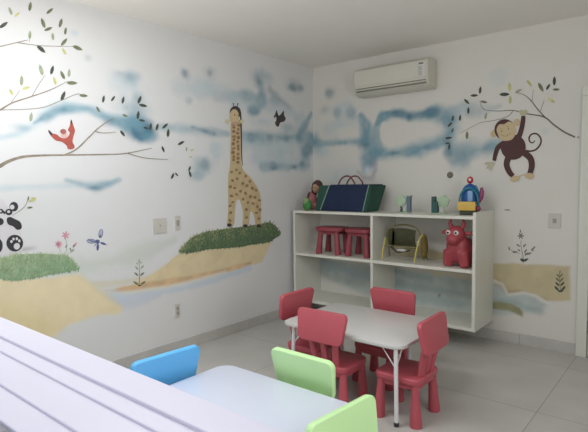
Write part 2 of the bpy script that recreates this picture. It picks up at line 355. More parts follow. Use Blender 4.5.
# ------------------------------------------------------------------ the rest of the room
XR = 4.0; YF = -3.84; YO = -4.12
struct('floor', BX(-.12, XR+.12, YO, .12, -.1, 0), tile_mat())
struct('ceiling', BX(-.12, XR+.12, YO, .12, H, H+.1), CEIL)
b = bmesh.new(); box(b, XR, XR+.12, YO, -3.4, 0, H); box(b, XR, XR+.12, -1.6, .12, 0, H); box(b, XR, XR+.12, -3.4, -1.6, 0, 1.0); box(b, XR, XR+.12, -3.4, -1.6, 2.2, H)
struct('wall_right', b, WHITE)
WX0, WX1 = 0.08, 3.95                       # opening of the front window
b = bmesh.new(); box(b, -.12, XR, YO, YF, 0, .965); box(b, -.12, XR, YO, YF, 2.3, H); box(b, -.12, WX0, YO, YF, .965, 2.3); box(b, WX1, XR, YO, YF, .965, 2.3)
struct('wall_front', b, WHITE)
b = bmesh.new(); box(b, WX0, WX1, -4.107, YF+.005, .965, .9955, .002)
# bottom track profile: inner lip, channels and ribs
for y0, y1, z1 in ((-3.916, -3.838, 1.002), (-3.962, -3.926, 1.0), (-4.043, -3.970, 1.0), (-4.106, -4.050, 1.001)):
    box(b, WX0, WX1, y0, y1, .985, z1, .0025)
wf = tag(obj('window_1', b, ALU), kind='structure')
b = bmesh.new(); box(b, WX0, WX0+.05, YO+.02, YF-.01, .98, 2.3, .004); box(b, WX1-.05, WX1, YO+.02, YF-.01, .98, 2.3, .004); box(b, WX0, WX1, YO+.02, YF-.01, 2.25, 2.3, .004)
obj('window_frame', b, ALU, wf)
struct('trim_1', BX(WX0-.1, WX1+.1, -4.33, -4.108, .95, .997, .002), GRAN)
b = bmesh.new(); 
for y0, y1, z0, z1 in ((-3.4, -3.35, 1.0, 2.2), (-1.65, -1.6, 1.0, 2.2), (-3.4, -1.6, 1.0, 1.05), (-3.4, -1.6, 2.15, 2.2), (-2.53, -2.47, 1.0, 2.2)): box(b, XR+.02, XR+.1, y0, y1, z0, z1)
struct('added_side_window', b, ALU)  # unseen window in the right wall, added as an opening for the side fill

BH = .093
b = BX(0, .012, YF, -.012, 0, BH, .002); struct('baseboard_left', b, SKIRT)
b = bmesh.new()
for x0, x1 in ((0.0, .35), (.353, 1.27), (1.273, 2.188), (2.191, 2.612)): box(b, x0, x1, -.012, 0, 0, BH, .002)
struct('baseboard_back', b, SKIRT)
struct('baseboard_right', BX(XR-.012, XR, YF, -.012, 0, BH, .002), SKIRT)

# door on the back wall, right of the river bank
DX0, DX1 = 2.612, 3.50
b = bmesh.new()
box(b, DX0, DX0+.075, -.03, 0, 0, 2.035, .004); box(b, DX1-.075, DX1, -.03, 0, 0, 2.035, .004); box(b, DX0, DX1, -.03, 0, 2.036, 2.108, .004)
struct('trim_2', b, LAM)
dr = struct('door_1', BX(DX0+.082, DX1-.082, -.018, 0, .008, 2.03, .003), LAM)
b = bmesh.new()
for z in (.25, 1.16, 1.85): tube(b, [(DX0+.079, -.026, z-.045), (DX0+.079, -.026, z+.045)], .006)
obj('hinge', b, mat('steel', (150, 148, 140), .35, metal=.8), dr)
b = bmesh.new(); tube(b, [(DX1-.14, -.018, 1.02), (DX1-.14, -.06, 1.02), (DX1-.25, -.062, 1.02)], .009)
obj('door_handle', b, mat('steel', (150, 148, 140)), dr, smooth=True)

# ------------------------------------------------------------------ switches and wall bits
def plate(name, side, u0, u1, z0, z1, label, cat, rockers):
    t = empty(name, (0, (u0+u1)/2, z0) if side == 'L' else ((u0+u1)/2, 0, z0), PI/2 if side == 'L' else 0)   # local -y looks into the room
    w2 = (u1-u0)/2; h = z1-z0
    obj('plate', BX(-w2, w2, -.008, 0, 0, h, .002), PLATE, t)
    b = bmesh.new()
    for x0, x1, a0, a1 in rockers: box(b, x0*w2, x1*w2, -.012, -.0075, a0*h, a1*h, .0015)
    obj('rocker', b, PLATED, t); tag(t, label, cat); return t
plate('switch_panel', 'L', -2.105, -1.978, 1.008, 1.128, 'square beige blank plate on left wall, larger one of the two side by side', 'wall plate', [(-.08, .08, .46, .56)])
plate('light_switch', 'L', -1.895, -1.842, 1.018, 1.136, 'narrow beige light switch just right of the square plate on left wall', 'light switch', [(-.45, .45, .3, .7)])
plate('power_socket', 'L', -1.92, -1.868, .29, .405, 'small socket plate low on left wall above the skirting', 'socket', [(-.4, .4, .2, .45), (-.4, .4, .55, .8)])
plate('switch_panel', 'B', 2.392, 2.482, 1.008, 1.125, 'pale square plate on back wall left of the door frame', 'wall plate', [(-.3, .3, .35, .65)])
t = obj('wall_plug', lathe([(.028, 0), (.028, .008), (.02, .016), (.012, .018)], 16), mat('grey_brown_rubber', (120, 110, 100)), None, True)
t.location = (1.566, 0, 1.452); t.rotation_euler = (PI/2, 0, 0)
tag(t, 'small round grey-brown knob on back wall above the shelf unit', 'wall knob')
t = obj('cable_clip', BX(-.02, .02, -.006, 0, -.004, .004, .001), mat('grey_brown_rubber', (120, 110, 100)), None, loc=(2.07, 0, 1.145))
tag(t, 'tiny grey strip on back wall just right of the shelf unit', 'wall clip')

# ------------------------------------------------------------------ air conditioner
ac = empty('air_conditioner', (1.045, 0, 2.240)); tag(ac, 'cream split air conditioner mounted high on the back wall', 'air conditioner')
prof = [(0, .0), (-.10, .0), (-.14, .012), (-.172, .04), (-.188, .085), (-.188, .225), (-.178, .245), (-.155, .255), (0, .255)]
ACM = mat('aged_cream_plastic', (210, 206, 192), .4, .02, 3); ACD = mat('vent_shadow_grey', (124, 121, 112), .6)
def extr(prof, x0, x1, bev=0):
    b = bmesh.new(); A = [b.verts.new((x0, y, z)) for y, z in prof]; f = b.faces.new(A)
    r = bmesh.ops.extrude_face_region(b, geom=[f])
    for v in [g for g in r['geom'] if isinstance(g, bmesh.types.BMVert)]: v.co.x = x1
    bmesh.ops.recalc_face_normals(b, faces=b.faces)
    if bev:
        ed = [e for e in b.edges if abs(e.verts[0].co.x-e.verts[1].co.x) < 1e-6]
        bmesh.ops.bevel(b, geom=ed, offset=bev, segments=3, affect='EDGES')
    return b
obj('housing', extr(prof, -.39, .385, .008), ACM, ac, True)
obj('front_panel', BX(-.378, .30, -.194, -.1875, .092, .236, .003), ACM, ac)
b = bmesh.new()
for z in (.012,): box(b, -.365, .362, -.183, -.13, .03, .078, .002)
obj('air_outlet', b, ACD, ac)
for k, (y, z, a) in enumerate(((-.190, .074, .1), (-.186, .052, .45), (-.176, .031, .8))):
    m = Matrix.Translation((0, y, z)) @ Matrix.Rotation(-a, 4, 'X')
    obj('louvre', BX(-.368, .365, -.003, .003, -.0075, .0075, .002, mtx=m), ACM, ac)
obj('end_cap', BX(.306, .383, -.1925, -.1875, .092, .236, .003), ACM, ac)
lb = obj('spec_label', BX(.285, .360, -.1965, -.1920, .100, .222), mat('label_white', (214, 212, 204), .5), ac)
b = bmesh.new(); 
box(b, .300, .345, -.1975, -.1964, .203, .216)
for k in range(8): box(b, .293, .293+random.uniform(.035, .058), -.1975, -.1964, .108+k*.0105, .1105+k*.0105)
obj('label_print', b, mat('label_ink', (92, 90, 84)), lb)

# ------------------------------------------------------------------ shelf unit
sh = empty('shelf_unit', (0.05, 0, .17)); tag(sh, 'white laminate wall shelf unit with four open compartments below the air conditioner', 'shelf unit')
def sbox(name, x0, x1, y0, y1, z0, z1, m=LAM): return obj(name, BX(x0-.05, x1-.05, y0, y1, z0-.17, z1-.17, .0015), m, sh)
sbox('side_panel', .068, .093, -.444, -.001, .17, 1.085); sbox('side_panel', 1.935, 1.962, -.446, -.001, .17, 1.142)
sbox('top_board', .068, 1.935, -.444, -.001, 1.085, 1.11); sbox('shelf_board', .093, 1.935, -.440, -.001, .646, .673); sbox('bottom_board', .093, 1.935, -.444, -.001, .17, .198)
sbox('divider', .988, 1.012, -.438, -.001, .673, 1.085); sbox('divider', .988, 1.012, -.438, -.001, .198, .646)

# ------------------------------------------------------------------ furniture
def chair(name, m):
    t = empty(name)
    b = prism(rrect(.305, .29, .045), .24, .277, .009, 3); obj('seat', b, m, t, True)
    # back panel, slightly wider at the top, corners rounded, leaning back
    out = []
    for x, z in rrect(.345, .195, .036, 6): out.append((x*(1+.06*(z/.09)), z))
    pn = prism(out, -.015, .015, .006, 3)
    mt = Matrix.Translation((0, -.168, .519)) @ Matrix.Rotation(math.radians(90-10), 4, 'X')
    pn.transform(mt); obj('backrest', pn, m, t, True)
    for s in (-1, 0, 1):
        b = bmesh.new(); p0 = Vector((s*.074, -.116, .265)); p1 = Vector((s*.092, -.152, .435))
        q = prism(rrect(.042, .024, .009, 3), 0, (p1-p0).length, .002, 1)
        rot = (p1-p0).to_track_quat('Z', 'Y').to_matrix().to_4x4(); q.transform(Matrix.Translation(p0) @ rot)
        bmesh.ops.recalc_face_normals(q, faces=q.faces); obj('back_slat', q, m, t, True)
    for sx in (-1, 1):
        for sy in (-1, 1):
            p = [(.12*sx, .108*sy, .245), (.122*sx, .110*sy, .195), (.126*sx, .114*sy, .09), (.130*sx, .118*sy, .012), (.130*sx, .118*sy, 0)]
            obj('leg', TB(p, [.023, .0235, .030, .036, .034], 16), m, t, True)
    b = bmesh.new()
    for s in (-1, 1):
        box(b, -.12, .12, s*.115-.01, s*.115+.01, .205, .245, .006); box(b, s*.122-.01, s*.122+.01, -.11, .11, .205, .245, .006)
    obj('apron', b, m, t, True)
    return t
GR = 'red children chairs around the cream table'
c0 = chair('child_chair', RED)
def put(o, x, y, rz, label, group=None):
    o.location = (x, y, 0); o.rotation_euler = (0, 0, rz); tag(o, label, 'chair')
    if group: o['group'] = group
    return o
put(c0, 1.572, -1.846, math.radians(1), 'red plastic child chair on the near side of the cream table, seen from behind', GR)
put(copy_tree(c0), 1.634, -1.375, PI, 'red plastic child chair on the far side of the cream table, nearest the shelf unit', GR)
put(copy_tree(c0), 2.012, -1.738, PI/2+math.radians(1), 'red plastic child chair at the right end of the cream table, all legs showing', GR)
put(copy_tree(c0), 1.257, -1.66, -PI/2-.03, 'red plastic child chair at the left end of the cream table, next to left wall', GR)
GG = 'green children chairs at the white table'
g0 = chair('child_chair', GREEN)
put(g0, 1.955, -2.835, PI, 'lime green plastic child chair on the far side of the white table, back upright', GG)
put(copy_tree(g0), 2.256, -3.01, PI/2-.09, 'lime green plastic child chair at right end of the white table, partly out of view', GG)
put(chair('child_chair', BLUE), 1.605, -3.065, -PI/2-.08, 'sky blue plastic child chair at the left end of the white table')

def table(name, x0, x1, y0, y1, z, m, label, splay=.012, brace=True, ins=((.045, .028), (.045, .028))):
    cx, cy = (x0+x1)/2, (y0+y1)/2; t = empty(name, (cx, cy, 0)); w2, d2 = (x1-x0)/2, (y1-y0)/2
    obj('tabletop', prism(rrect(2*w2, 2*d2, .075, 8), z-.022, z, .004, 2), m, t, True)
    for sx in (-1, 1):
        for sy in (-1, 1):
            ix, iy = ins[(0 if sy < 0 else 2)+(0 if sx < 0 else 1)] if len(ins) == 4 else ins[0]
            a = Vector((sx*(w2-ix), sy*(d2-iy), z-.022)); c = Vector((sx*(w2-ix+splay), sy*(d2-iy+splay), .012))
            lg = obj('leg', TB([a, c], .0125, 14), LEGM, t, True)
            obj('foot_cap', TB([c+Vector((0, 0, .012)), (c.x, c.y, 0)], .0145, 12), RUB, lg, True)
            if brace:
                q = a.lerp(c, .27)
                for e in ((a.x-sx*.09, a.y, z-.024), (a.x, a.y-sy*.09, z-.024)): obj('brace', TB([q, e], .0035, 8), LEGM, lg, True)
    if brace:
        for s in (-1, 1): obj('crossbar', TB([(s*(w2-.155), -d2+.06, z-.03), (s*(w2-.155), d2-.06, z-.03)], .005, 8), LEGM, t, True)
    tag(t, label, 'table'); return t
table('child_table', 1.185, 2.078, -1.945, -1.275, .47, TTOP2, 'cream low rectangular children table with thin white legs between red chairs', ins=((.095, .03), (.048, .03), (.15, .15), (.21, .16)))
table('child_table', 1.49, 2.385, -3.36, -2.722, .48, TTOP, 'glossy white low children table in the foreground between green and blue chairs')

# ------------------------------------------------------------------ things on the shelves
def stool(m):
    t = empty('child_stool'); obj('seat', prism(rrect(.325, .26, .09, 8), .232, .27, .009, 3), m, t, True)
    for sx in (-1, 1):
        for sy in (-1, 1):
            obj('leg', TB([(.092*sx, .078*sy, .236), (.102*sx, .083*sy, .12), (.112*sx, .09*sy, .01), (.112*sx, .09*sy, 0)], [.024, .027, .034, .032], 14), m, t, True)
    b = bmesh.new()
    for s in (-1, 1): box(b, -.09, .09, s*.088-.008, s*.088+.008, .2, .236, .005); box(b, s*.1-.008, s*.1+.008, -.08, .08, .2, .236, .005)
    obj('apron', b, m, t, True); return t
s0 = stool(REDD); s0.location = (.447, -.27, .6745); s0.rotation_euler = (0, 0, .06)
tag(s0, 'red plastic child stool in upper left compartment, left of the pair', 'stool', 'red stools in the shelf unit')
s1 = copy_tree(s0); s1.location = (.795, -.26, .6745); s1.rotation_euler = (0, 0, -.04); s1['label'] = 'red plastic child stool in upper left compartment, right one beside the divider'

# toy bag
bg = empty('toy_bag', (.605, -.24, 1.1115)); tag(bg, 'long dark blue fabric bag with green ends lying on top of the shelf unit', 'bag')
NAVY = mat('navy_fabric', (28, 42, 72), .85, .12, 12, .3); DGR = mat('dark_green_fabric', (44, 84, 72), .85, .12, 12, .3); PIP = mat('pale_piping', (140, 170, 150), .7)
def wedge(xb0, xb1, xt0, xt1, z0, z1, d0=.12, d1=.14):
    b = bmesh.new(); n = 8
    v = [b.verts.new(p) for p in ((xb0, -d0, z0), (xb1, -d0, z0), (xb1, d0, z0), (xb0, d0, z0), (xt0, -d1, z1), (xt1, -d1, z1), (xt1, d1, z1), (xt0, d1, z1))]
    for f in ((0, 3, 2, 1), (4, 5, 6, 7), (0, 1, 5, 4), (1, 2, 6, 5), (2, 3, 7, 6), (3, 0, 4, 7)): b.faces.new([v[k] for k in f])
    bmesh.ops.bevel(b, geom=list(b.edges), offset=.008, segments=2, affect='EDGES'); return b
obj('body', wedge(-.245, .255, -.115, .335, 0, .262), NAVY, bg, True)
obj('end_panel', wedge(-.325, -.247, -.245, -.117, 0, .255), DGR, bg, True)
obj('end_panel', wedge(.257, .29, .337, .365, 0, .252), DGR, bg, True)
for xb, xt in ((-.245, -.115), (.255, .335)):
    obj('piping', TB([(xb, -.122, .007), (xt, -.143, .258)], .005, 8), PIP, bg, True)
HM = mat('maroon_webbing', (120, 66, 74), .8)
for y, s in ((-.05, 0), (.05, .03)):
    p = spline([(-.07+s, y, .258), (-.05+s, y, .30), (.0+s, y, .34), (.06+s, y, .34), (.11+s, y, .29), (.12+s, y, .258)], 5)
    obj('handle', TB(p, .008, 8), HM, bg, True)

# soft toys in the corner
SK = mat('pink_plush', (176, 112, 112), .9, .15, 20, .4); BR = mat('brown_plush', (84, 58, 50), .9, .2, 20, .5); SK2 = mat('tan_plush', (176, 138, 112), .8, .1)
d = empty('rag_doll', (.19, -.25, 1.115)); d.scale = (1.08, 1.1, 1.15); tag(d, 'brown haired rag doll in pink slumped at left end of the shelf top', 'doll')
b = bmesh.new(); ell(b, (-.02, 0, .08), (.055, .05, .085)); ell(b, (.045, -.02, .03), (.05, .03, .03)); ell(b, (-.05, -.04, .025), (.035, .05, .025))
o = obj('body', b, SK, d, True); r = o.modifiers.new('r', 'REMESH'); r.mode = 'VOXEL'; r.voxel_size = .008; r.use_smooth_shade = True
obj('head', EL((.045, -.01, .195), (.04, .042, .048)), SK2, d, True)
b = bmesh.new(); ell(b, (.045, .01, .218), (.05, .05, .05)); ell(b, (.005, .01, .18), (.026, .035, .075)); ell(b, (-.03, -.02, .11), (.025, .03, .05))
o = obj('hair', b, BR, d, True); r = o.modifiers.new('r', 'REMESH'); r.mode = 'VOXEL'; r.voxel_size = .007; r.use_smooth_shade = True
for x in (.028, .058): obj('eye', EL((x, -.05, .2), (.005, .004, .006)), RUB, d, True)
g = empty('green_toy', (.222, -.40, 1.1115)); tag(g, 'small green plush ball toy wedged between the rag doll and the bag', 'soft toy')
obj('body', EL((0, 0, .06), (.05, .04, .06)), mat('leaf_green_plush', (70, 132, 66), .9, .15, 20, .3), g, True)
obj('face', EL((-.006, -.012, .092), (.034, .032, .042)), mat('pale_green_plush', (140, 160, 116), .9), g, True)

# two tree toys
def treetoy(flip):
    t = empty('tree_toy'); PG = mat('pale_green_wood', (168, 190, 160), .6, .1, 20); TK = mat('dark_green_wood', (52, 78, 70), .6); BK = mat('slate_blue_wood', (96, 112, 130), .6); BK2 = mat('deep_teal_wood', (44, 86, 84), .6)
    obj('base', BX(-.068, .066, -.03, .03, 0, .008, .002), PG, t)
    s = -1 if not flip else 1
    pts = [(s*.03+.052*(1+.1*math.sin(5*a))*math.cos(a), .052*(1+.1*math.sin(5*a+1))*math.sin(a)) for a in [2*PI*k/28 for k in range(28)]]
    b = prism(pts, -.012, .012, .004, 2); b.transform(Matrix.Translation((0, 0, .108)) @ Matrix.Rotation(PI/2, 4, 'X')); obj('crown', b, PG, t, True)
    if not flip:
        obj('trunk', TB([(-.028, 0, .01), (-.026, 0, .04), (-.03, 0, .075)], [.014, .010, .012], 10), TK, t, True)
        obj('block', BX(.03, .062, -.03, .03, .01, .15, .003), BK, t)
        obj('roof', BX(.022, .07, -.034, .034, .15, .158, .002), PG, t)
    else:
        obj('trunk', TB([(.04, 0, .01), (.036, 0, .04), (.034, 0, .07)], [.008, .006, .007], 10), PG, t, True)
        obj('block', BX(-.066, -.012, -.03, .03, .01, .105, .003), BK2, t)
        obj('roof', BX(-.066, -.034, -.03, .03, .105, .150, .003), TK, t)
    return t
t = treetoy(False); t.location = (1.235, -.25, 1.1115); t.rotation_euler = (0, 0, .15); tag(t, 'pale green tree shaped toy with slate blue block, on shelf top beside the bag', 'toy')
t = treetoy(True); t.location = (1.575, -.25, 1.1115); t.rotation_euler = (0, 0, .15); tag(t, 'pale green tree shaped toy with dark teal block, on shelf top near the dome toy', 'toy')

# dome toy on a yellow box
t = empty('dome_toy', (1.83, -.235, 1.1115), .2); t.scale = (.84, .9, .97); tag(t, 'blue domed toy house with red knob and yellow box at right end of shelf top', 'toy')
obj('base', BX(-.085, .085, -.06, .06, 0, .035, .006), mat('dark_green_plastic', (54, 66, 44), .5), t)
b = BX(-.10, .07, -.085, -.0, .036, .115, .012); obj('box', b, mat('yellow_plastic', (216, 178, 84), .45), t, True)
pr = [(.085, 0), (.088, .05), (.085, .10), (.072, .14), (.05, .165), (.022, .18), (.004, .184)]
b = lathe(pr, 28); b.transform(Matrix.Translation((0, .045, .085))); b.transform(Matrix.Diagonal((1, .85, 1, 1))); obj('dome', b, mat('blue_toy_plastic', (38, 86, 158), .35), t, True)
b = bmesh.new(); p = [(.088*math.cos(a), -.045, .125+.105*math.sin(a)) for a in [PI*k/16 for k in range(17)]]
p = [(.088, -.03, .08)]+p+[(-.088, -.03, .08)]
tube(b, p, .009, 8); tube(b, [(.088, -.02, .06), (.086, .01, .19), (.05, .02, .25)], .012, 8); obj('rim', b, mat('teal_plastic', (30, 122, 140), .4), t, True)
obj('door', BX(-.012, .038, -.052, -.03, .115, .21, .01), mat('pale_blue_plastic', (130, 170, 208), .4), t, True)
k = obj('knob', EL((.0, .03, .30), (.032, .026, .032)), mat('red_toy_plastic', (184, 52, 66), .4), t, True)
obj('knob_eye', EL((.002, .004, .303), (.013, .008, .013)), mat('eye_white', (226, 222, 214), .4), k, True)
b = bmesh.new(); tube(b, [(.085, .0, .11), (.11, 0, .15), (.118, 0, .20), (.112, 0, .235)], [.02, .024, .022, .012], 10); obj('arm', b, mat('purple_red_plastic', (142, 56, 98), .4), t, True)
obj('wheel', EL((.09, -.03, .055), (.024, .02, .024)), mat('purple_red_plastic', (142, 56, 98)), t, True)

# red hopping animal
cw = empty('bouncy_cow', (1.775, -.285, .680), math.radians(-6)); cw.scale = (1.04, 1.04, .99); tag(cw, 'red inflatable horned bouncy animal with white eyes in upper right compartment', 'toy')
CR = mat('red_vinyl', (168, 70, 77), .38, .05, 5)
b = bmesh.new()
ell(b, (.0, .03, .125), (.118, .135, .12)); ell(b, (0, -.04, .17), (.095, .08, .12)); ell(b, (-.0, -.075, .27), (.075, .07, .078)); ell(b, (-.0, -.125, .235), (.055, .05, .046))
for sx in (-1, 1):
    for y in (-.065, .095): tube(b, [(sx*.072, y, .0), (sx*.07, y, .04), (sx*.055, y, .13)], [.042, .043, .055], 14)
o = obj('body', b, CR, cw, True)
r = o.modifiers.new('r', 'REMESH'); r.mode = 'VOXEL'; r.voxel_size = .0075; r.use_smooth_shade = True
sm = o.modifiers.new('s', 'SMOOTH'); sm.factor = .6; sm.iterations = 8
for s in (-1, 1):
    obj('horn', TB(spline([(s*.04, -.06, .325), (s*.06, -.06, .36), (s*.052, -.062, .40)], 4), [.02, .019, .018, .017, .016, .014, .012, .009, .004], 10), CR, cw, True)
    obj('ear', EL((s*.096, -.06, .285), (.042, .012, .018)), CR, cw, True)
    e = obj('eye', EL((s*.034, -.138, .292), (.02, .01, .02)), mat('eye_white', (226, 222, 214)), cw, True)
    obj('pupil', EL((s*.034, -.1465, .292), (.010, .005, .010)), RUB, e, True)
obj('tail', TB(spline([(0, .15, .17), (0, .165, .16), (.0, .17, .12)], 3), .008, 8), CR, cw, True)

# yellow framed folding baby seat
t = empty('folding_toy_seat', (1.225, -.285, .676)); tag(t, 'yellow tubular frame of a folded doll seat with olive fabric, in upper right compartment', 'doll seat')
YT = mat('yellow_tube', (204, 190, 92), .45, .03); OL = mat('olive_fabric', (104, 104, 76), .9, .2, 20, .3); OT = mat('olive_tube', (128, 120, 78), .6)
obj('frame', TB(spline([(-.135, -.12, .012), (-.128, -.112, .10), (-.115, -.09, .21)], 5), .0065, 10), YT, t, True)
obj('frame', TB(spline([(.185, -.12, .012), (.20, -.115, .10), (.215, -.09, .20), (.225, -.04, .25)], 5), .0065, 10), YT, t, True)
obj('frame', TB(spline([(-.17, .09, .012), (-.17, .07, .12), (-.15, .02, .24), (-.10, -.0, .295), (.0, 0, .325), (.09, 0, .32), (.16, .01, .285), (.2, .05, .16), (.21, .09, .012)], 5), .0085, 10), OT, t, True)
obj('crossbar', TB([(-.115, -.108, .14), (.21, -.108, .14)], .005, 8), OT, t, True)
def sheet(fn, nu, nv, th):
    b = bmesh.new(); V = [[b.verts.new(fn(i/nu, j/nv)) for j in range(nv+1)] for i in range(nu+1)]
    for i in range(nu):
        for j in range(nv): b.faces.new((V[i][j], V[i+1][j], V[i+1][j+1], V[i][j+1]))
    bmesh.ops.solidify(b, geom=list(b.faces), thickness=th); return b
o = obj('sling', sheet(lambda a, c: (-.12+.27*a, .02-.03*math.sin(PI*c)-.03*c, .11+.17*c+.015*math.sin(PI*a)), 12, 10, .006), OL, t, True)
obj('strap', sheet(lambda a, c: (-.07+.02*a, -.045-.0*c, .12+.15*c), 2, 6, .003), YT, t, True)
b = bmesh.new(); tube(b, [(-.07, -.09, .135), (.02, -.11, .082), (.13, -.09, .108)], .007, 8); obj('belt', b, RUB, t, True)
ell_b = EL((.05, -.1, .105), (.05, .018, .014)); obj('tray', ell_b, mat('pale_grey_plastic', (186, 186, 178)), t, True)
b = EL((.20, .05, .13), (.032, .045, .115)); obj('cushion', b, mat('mustard_fabric', (118, 104, 54), .9, .2, 20, .3), t, True)

# ------------------------------------------------------------------ painted figures on the walls (thin films of paint)
P_DARK = mat('leaf_dark', (74, 80, 68), .7, .2, 30); P_MID = mat('leaf_mid', (116, 122, 92), .7, .2, 30); P_LT = mat('leaf_light', (160, 168, 138), .7, .15, 30); P_YEL = mat('leaf_yellow', (200, 198, 132), .7, .15, 30)
P_BR = mat('branch_paint', (150, 138, 120), .7, .25, 20); P_BRD = mat('branch_paint_dark', (112, 104, 92), .7, .25, 20)
class Decal:
    def __init__(s, side, leaves=False):
        s.side = side; s.bm = bmesh.new(); s.m = []; s.k = 0; s.lf = Decal(side) if leaves else None
    def add(s, pts, m, lift=None):
        if m not in s.m: s.m.append(m)
        mi = s.m.index(m); s.k += 1; off = .0012+.00004*s.k if lift is None else lift
        mp = LW if s.side == 'L' else BW; vs_ = []
        for p in pts:
            a, z = mp(p[0], p[1]); vs_.append(s.bm.verts.new((off, a, z) if s.side == 'L' else (a, -off, z)))
        try: f = s.bm.faces.new(vs_)
        except ValueError: return
        f.material_index = mi
        f.normal_update(); nrm = f.normal
        if (s.side == 'L' and nrm.x < 0) or (s.side == 'B' and nrm.y > 0): f.normal_flip()
        bmesh.ops.triangulate(s.bm, faces=[f], ngon_method='EAR_CLIP')
    def shape(s, pts, m, n=4): s.add([(p.x, p.y) for p in spline([(x, y, 0) for x, y in pts], n, True)], m)
    def oval(s, cx, cy, rx, ry, m, rot=0, n=20):
        c, q = math.cos(rot), math.sin(rot)
        s.add([(cx+rx*math.cos(a)*c-ry*math.sin(a)*q, cy+rx*math.cos(a)*q+ry*math.sin(a)*c) for a in [2*PI*k/n for k in range(n)]], m)
    def line(s, pts, wd, m, n=5):
        P = spline([(x, y, 0) for x, y in pts], n); ws = wd if isinstance(wd, (list, tuple)) else [wd]*len(pts)
        Lf, Rt = [], []
        for i, p in enumerate(P):
            t = (P[min(i+1, len(P)-1)]-P[max(i-1, 0)]).normalized(); q = i/n; k = min(int(q), len(ws)-2); f = min(q-k, 1)
            h = (ws[k]*(1-f)+ws[k+1]*f)/2; Lf.append((p.x-t.y*h, p.y+t.x*h)); Rt.append((p.x+t.y*h, p.y-t.x*h))
        s.k += 1
        for i in range(len(P)-1):
            s.add([Lf[i], Lf[i+1], Rt[i+1], Rt[i]], m, .0012+.00004*s.k); s.k -= 0
    def leaf(s, x, y, L, ang, m):
        if s.lf: return s.lf.leaf(x, y, L, ang, m)
        a = math.radians(ang); dx, dy = math.cos(a), -math.sin(a); wv = L*.17
        prof = ((-.5, 0), (-.3, .8), (0, 1.0), (.25, .75), (.5, 0), (.25, -.75), (0, -1.0), (-.3, -.8))
        s.add([(x+dx*u*L-dy*v*wv, y+dy*u*L+dx*v*wv) for u, v in prof], m)
    def done(s, name, label, cat, group=None):
        o = obj(name, s.bm, s.m)
        if s.lf: obj('leaves', s.lf.bm, s.lf.m, o)
        return tag(o, label, cat, group)
D_, M_, T_, Y_ = P_DARK, P_MID, P_LT, P_YEL

# upper twigs, left wall
d = Decal('L', True)
d.line([(-12, 48), (0, 46.5), (17, 42.5), (28, 40)], [1.4, 1.1, .9, .5], P_BR); d.line([(17, 42.5), (30, 44.5), (45, 46), (75, 46.5)], [.9, .7, .6, .3], P_BR)
for a in ((30, 6.5, 10, 82, M_), (10.3, 11, 9, 112, T_), (17, 14.5, 7, 42, Y_), (3.5, 25, 11, 35, D_), (49.7, 11, 9, 40, M_), (43, 23, 11, 110, M_), (48.3, 29, 9, 22, M_), (60.6, 23, 10, 74, M_), (65.4, 31, 8, 82, M_), (52.7, 36.5, 8, 95, T_), (29.8, 35, 9, 87, T_), (64, 42, 10, 50, M_), (77.6, 48, 11, -24, M_), (41, 49, 12, -42, D_), (64, 51.5, 8, -62, Y_)): d.leaf(*a)
d.line([(29.8, 39), (29, 42)], .4, P_BR)
d.done('painted_branch', 'painted leafy twig at the top left of the left wall, topmost of its branches', 'wall painting')
d = Decal('L', True)
d.line([(-10, 114), (0, 110), (12, 103), (30, 97), (50, 90), (68, 81)], [2.4, 2, 1.5, 1.2, .9, .4], P_BR); d.line([(32, 96), (37, 87), (45, 75)], [.8, .6, .4], P_BR)
d.line([(2, 110), (40, 108), (62, 100), (77, 94), (83, 96)], [.5, .6, .6, .5, .3], P_BR); d.line([(10, 104), (20, 90)], [.7, .4], P_BR)
for a in ((41, 70, 12, 105, T_), (52, 70, 10, 75, D_), (21.5, 80.6, 11, 88, T_), (26, 88, 9, 15, Y_), (11, 92, 8, 118, Y_), (54.6, 80.6, 9, 108, Y_), (62.5, 75, 10, 115, M_), (69, 73, 9, 86, T_), (72, 83, 11, -2, M_), (63, 96, 11, 68, D_), (83.5, 95.6, 9, -6, M_), (31, 117, 10, 84, T_)): d.leaf(*a)
d.done('painted_branch', 'painted branch with upright leaves on left wall above the red bird', 'wall painting')
d = Decal('L', True)
d.line([(-12, 171), (0, 166), (8, 161.5), (22, 157), (40, 155.5), (65, 155), (100, 154.5), (125, 153.5), (152, 148)], [5, 4, 3.2, 2.6, 2, 1.4, 1.2, 1, .5], P_BR)
d.line([(128, 153.5), (145, 158), (168, 159.5)], [.9, .7, .4], P_BR); d.line([(62, 155.5), (75, 150), (88, 138), (97, 129), (108, 121), (114, 118.5)], [1.2, 1.4, 1.2, 1, .8, .5], P_BR); d.line([(95, 131.5), (103, 133), (116, 132)], [.8, .6, .4], P_BR)
for a in ((103.4, 99, 8, 80, D_), (113, 98.6, 7, 55, D_), (123, 100, 8, 78, D_), (139.5, 99.7, 9, 68, D_), (143, 105.5, 9, -12, D_), (98, 109.5, 7, -60, M_), (125, 115.6, 6, -20, M_), (138, 115, 9, 82, D_), (142, 120.5, 7, -12, D_), (146, 128, 6, -15, D_), (150.5, 126.5, 8, 84, D_), (157, 127, 8, 75, D_), (165, 126, 8, 42, D_), (168, 133, 9, 86, D_), (122.5, 133.5, 8, -52, D_), (181, 143, 8, 30, D_), (163, 149.3, 7, -68, D_), (186.4, 149, 5, 80, T_), (192, 150, 4, 20, Y_), (190.5, 157, 4, 10, Y_), (172.5, 176, 7, 68, D_), (176.5, 174.5, 5, -50, D_), (189.5, 168.5, 6, 70, D_), (190, 174, 7, 105, D_)): d.leaf(*a)
d.done('painted_branch', 'long painted branch below the red bird with dark leaves over the blue cloud', 'wall painting')

